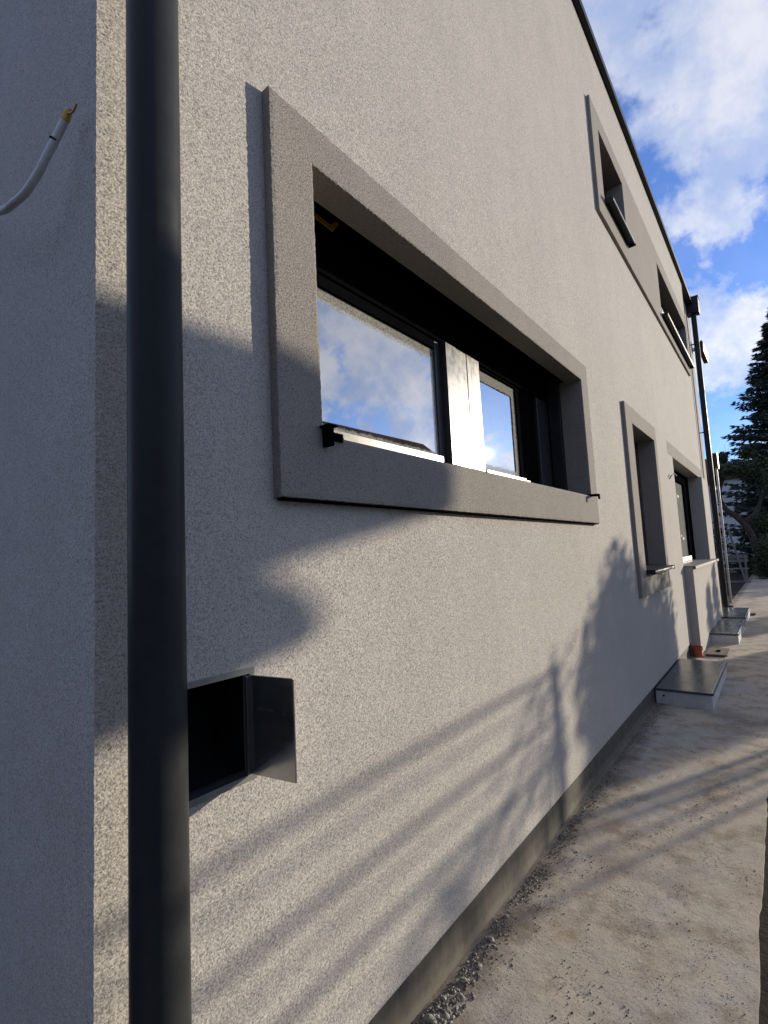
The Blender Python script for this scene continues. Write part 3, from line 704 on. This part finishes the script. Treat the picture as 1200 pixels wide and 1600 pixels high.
# leaning plank and bench
q = MB(); q.prism([(-.37, 1.80), (-.31, 1.80), (.02, .02), (-.04, .02)], 'y', 20.6, 20.64); tag(q.build('plank', M_wood, bevel=.003), 'pale plank leaning at the end of the path', 'plank')
q = MB(); q.box(-.62, .12, 20.72, 20.9, -.03, .05); tag(q.build('kerb_board', M_wood, bevel=.004), 'pale board lying on the ground below the leaning plank', 'board')
BN = empty('garden_bench', (-.2, 21.3, -.05), 'grey garden bench behind the leaning plank', 'bench')
for z0, z1 in ((.66, .76), (.79, .90)):
    q = MB(); q.box(-.75, .08, 21.40, 21.43, z0, z1); q.build('backrest_slat', M_wood, BN, bevel=.003)
for y0 in (21.05, 21.17, 21.29):
    q = MB(); q.box(-.75, .08, y0, y0+.1, .43, .46); q.build('seat_slat', M_wood, BN, bevel=.003)
for x in (-.68, .0):
    for y in (21.08, 21.40):
        q = MB(); q.box(x-.03, x+.03, y-.03, y+.002, -.06, .43 if y < 21.2 else .92); q.build('leg', M_wood, BN)

# ------------------------------------------------------------------ unseen shadow casters right of the view: rail fence, shrubs, added roof
KX, KZ = S.y/S.x, S.z/S.x           # how far the sunbeams run along and up per metre from the wall
FX = 3.0  # unseen fence, set where its rails shadow the lower wall
FN = empty('rail_fence', (FX, 7, -.05), 'unseen galvanised rail fence placed to cast streaks on the wall', 'fence')
for zw in (.765, .54, .345, .12):
    q = MB(); q.tube([(FX, -3.4+k*(2.76+KX*FX+3.4)/8, zw+KZ*FX+.006*math.sin(k*2.1)) for k in range(9)], .0135, 10); q.build('rail', M_galv, FN, smooth=True)
for zw in (.67, .45, .235):  # extra wires put in to blur the rail shadows
    q = MB(); q.tube([(FX, -3.4+k*(2.76+KX*FX+3.4)/8, zw+KZ*FX+.012*math.sin(k*2.9)) for k in range(9)], .006, 8); q.build('wire', M_galv, FN, smooth=True)
for yw in (2.73, -.9, -4.5, -8.1):
    q = MB(); q.tube([(FX+.03, yw+KX*FX, -.1), (FX+.03, yw+KX*FX, .81+KZ*FX)], .032, 12); q.build('post', M_galv, FN, smooth=True)
SX = 3.6
def wshrub(yw, zw, ry, rz, n, label, size=.075, rx=.5, blobs=10):  # unseen shrub, positioned by where its shadow meets the wall
    return shrub((SX, yw+KX*SX, zw+KZ*SX), (rx, ry, rz), n, size, label, blobs=blobs)
wshrub(5.05, .10, 1.3, 1.6, 22000, 'unseen large leafy evergreen shrub beyond the end of the rail fence', .09, blobs=18, rx=.7)
wshrub(3.75, -.25, 0.85, 1.3, 7000, 'unseen smaller evergreen shrub beside the fence post', .08, blobs=10)
wshrub(2.25, .45, .55, .30, 300, 'unseen sparse twiggy shrub reaching past the fence post', .06, blobs=6)
wshrub(5.75, -.75, .6, 1.35, 7000, 'unseen round evergreen shrub at the far end of the planting', .08)
conifer((3.6, 8.6+KX*3.6, -.05), 2.25, .35, 'slim young conifer beyond the round shrub', tiers=18, nper=8, seg=5, size=.09, k_leaf=5, zmin=.1)['group'] = 'young conifers beyond the path'
conifer((3.6, 9.6+KX*3.6, -.05), 2.5, .38, 'taller slim young conifer beyond the round shrub', tiers=18, nper=8, seg=5, size=.09, k_leaf=5, zmin=.1)['group'] = 'young conifers beyond the path'
for (x, y, h, r, l) in ((4.6, 33, 9.5, 2.6, 'broad dark spruce, unseen, added to shade the garden from the right'), (8.2, 36, 10.5, 2.8, 'second unseen spruce added to shade the garden'), (11.8, 41, 11, 3, 'third unseen spruce added to shade the garden')):  # unseen row added to keep the garden in shade
    conifer((x, y, -.05), h, r, l, tiers=22, nper=9, seg=6, size=.34, k_leaf=4)['group'] = 'unseen spruces added to shade the garden'
CX = 3.3
CN = empty('shadow_canopy', (CX+1, 5, -.05), 'added unseen roof shaped to cast the wedge of shade on the wall', 'shadow_canopy')  # unseen, added; outline drawn to cast the wedge of shade on the wall
def wy_(y): return y+KX*CX
def wz_(z): return z+KZ*CX
q = MB(); q.prism([(wy_(a), wz_(b)) for a, b in ((-2.6, 1.90), (.1, 1.955), (.85, 1.962), (1.25, 1.86), (1.66, 1.735), (1.635, 1.56), (-2.6, 1.56))], 'x', CX, CX+2.4)
q.build('roof', M_roof, CN, bevel=.01)
for x in (CX+.1, CX+2.3):
    for yw in (-.75, -2.5):
        q = MB(); q.box(x-.05, x+.05, wy_(yw)-.05, wy_(yw)+.05, -.1, wz_(1.57)); q.build('post', M_wood, CN)
q = MB(); q.prism([(wy_(a), wz_(b)) for a, b in ((.25, 1.44), (.70, 1.44), (.80, 1.39), (.90, 1.355), (.965, 1.315), (1.0, 1.27), (1.0, 1.235), (.965, 1.198), (.90, 1.182), (.80, 1.176), (.25, 1.176))], 'x', CX, CX+1.6)
RL = q.build('shadow_tarp_roll', M_tarp, bevel=.01)  # added roll, profiled to cast the rounded lower edge of the shade
tag(RL, 'added unseen green roll shaped to cast the rounded bulge of the wall shadow', 'shadow_tarp')
for x in (CX+.4, CX+1.3):
    q = MB(); q.tube([(x, wy_(.50), wz_(1.57)), (x, wy_(.50), wz_(1.43))], .006, 6); q.build('hanging_cord', M_black, CN)
# unseen house and hedge behind the viewer, added to block skylight
NB = empty('skylight_blocker_house', (11, -6, -.05), 'unseen grey timber clad bungalow added behind the viewer to block skylight', 'house')
q = MB(); q.box(7.2, 15, -16, 1.0, -.1, 3.1); q.build('wall', plain('grey_timber', (.16, .165, .17), .85, 0, .3, .3, 5, .004, 30), NB)
q = MB(); q.prism([(6.8, 3.05), (11.1, 5.2), (15.4, 3.05)], 'y', -16.4, 1.4); q.build('roof', M_roof, NB)
for y0 in (-12, -7, -2):
    q = MB(); q.box(7.14, 7.25, y0, y0+1.3, 1.2, 2.5); ww = q.build('window', M_white, NB); q = MB(); q.box(7.12, 7.139, y0+.08, y0+1.22, 1.28, 2.42); child(q, 'pane', M_g3, ww)
for k, x in enumerate((-9.5, -6.4, -3.2, .2, 3.2)):
    conifer((x, -9.5-.5*(k % 2), -.05), 5.2+.6*(k % 3), 2.0, ('leftmost', 'second', 'third', 'fourth', 'last')[k]+' conifer of the unseen hedge added behind the viewer to dim skylight', tiers=20, nper=9, seg=6, size=.34, k_leaf=4)['group'] = 'unseen hedge added to dim skylight'
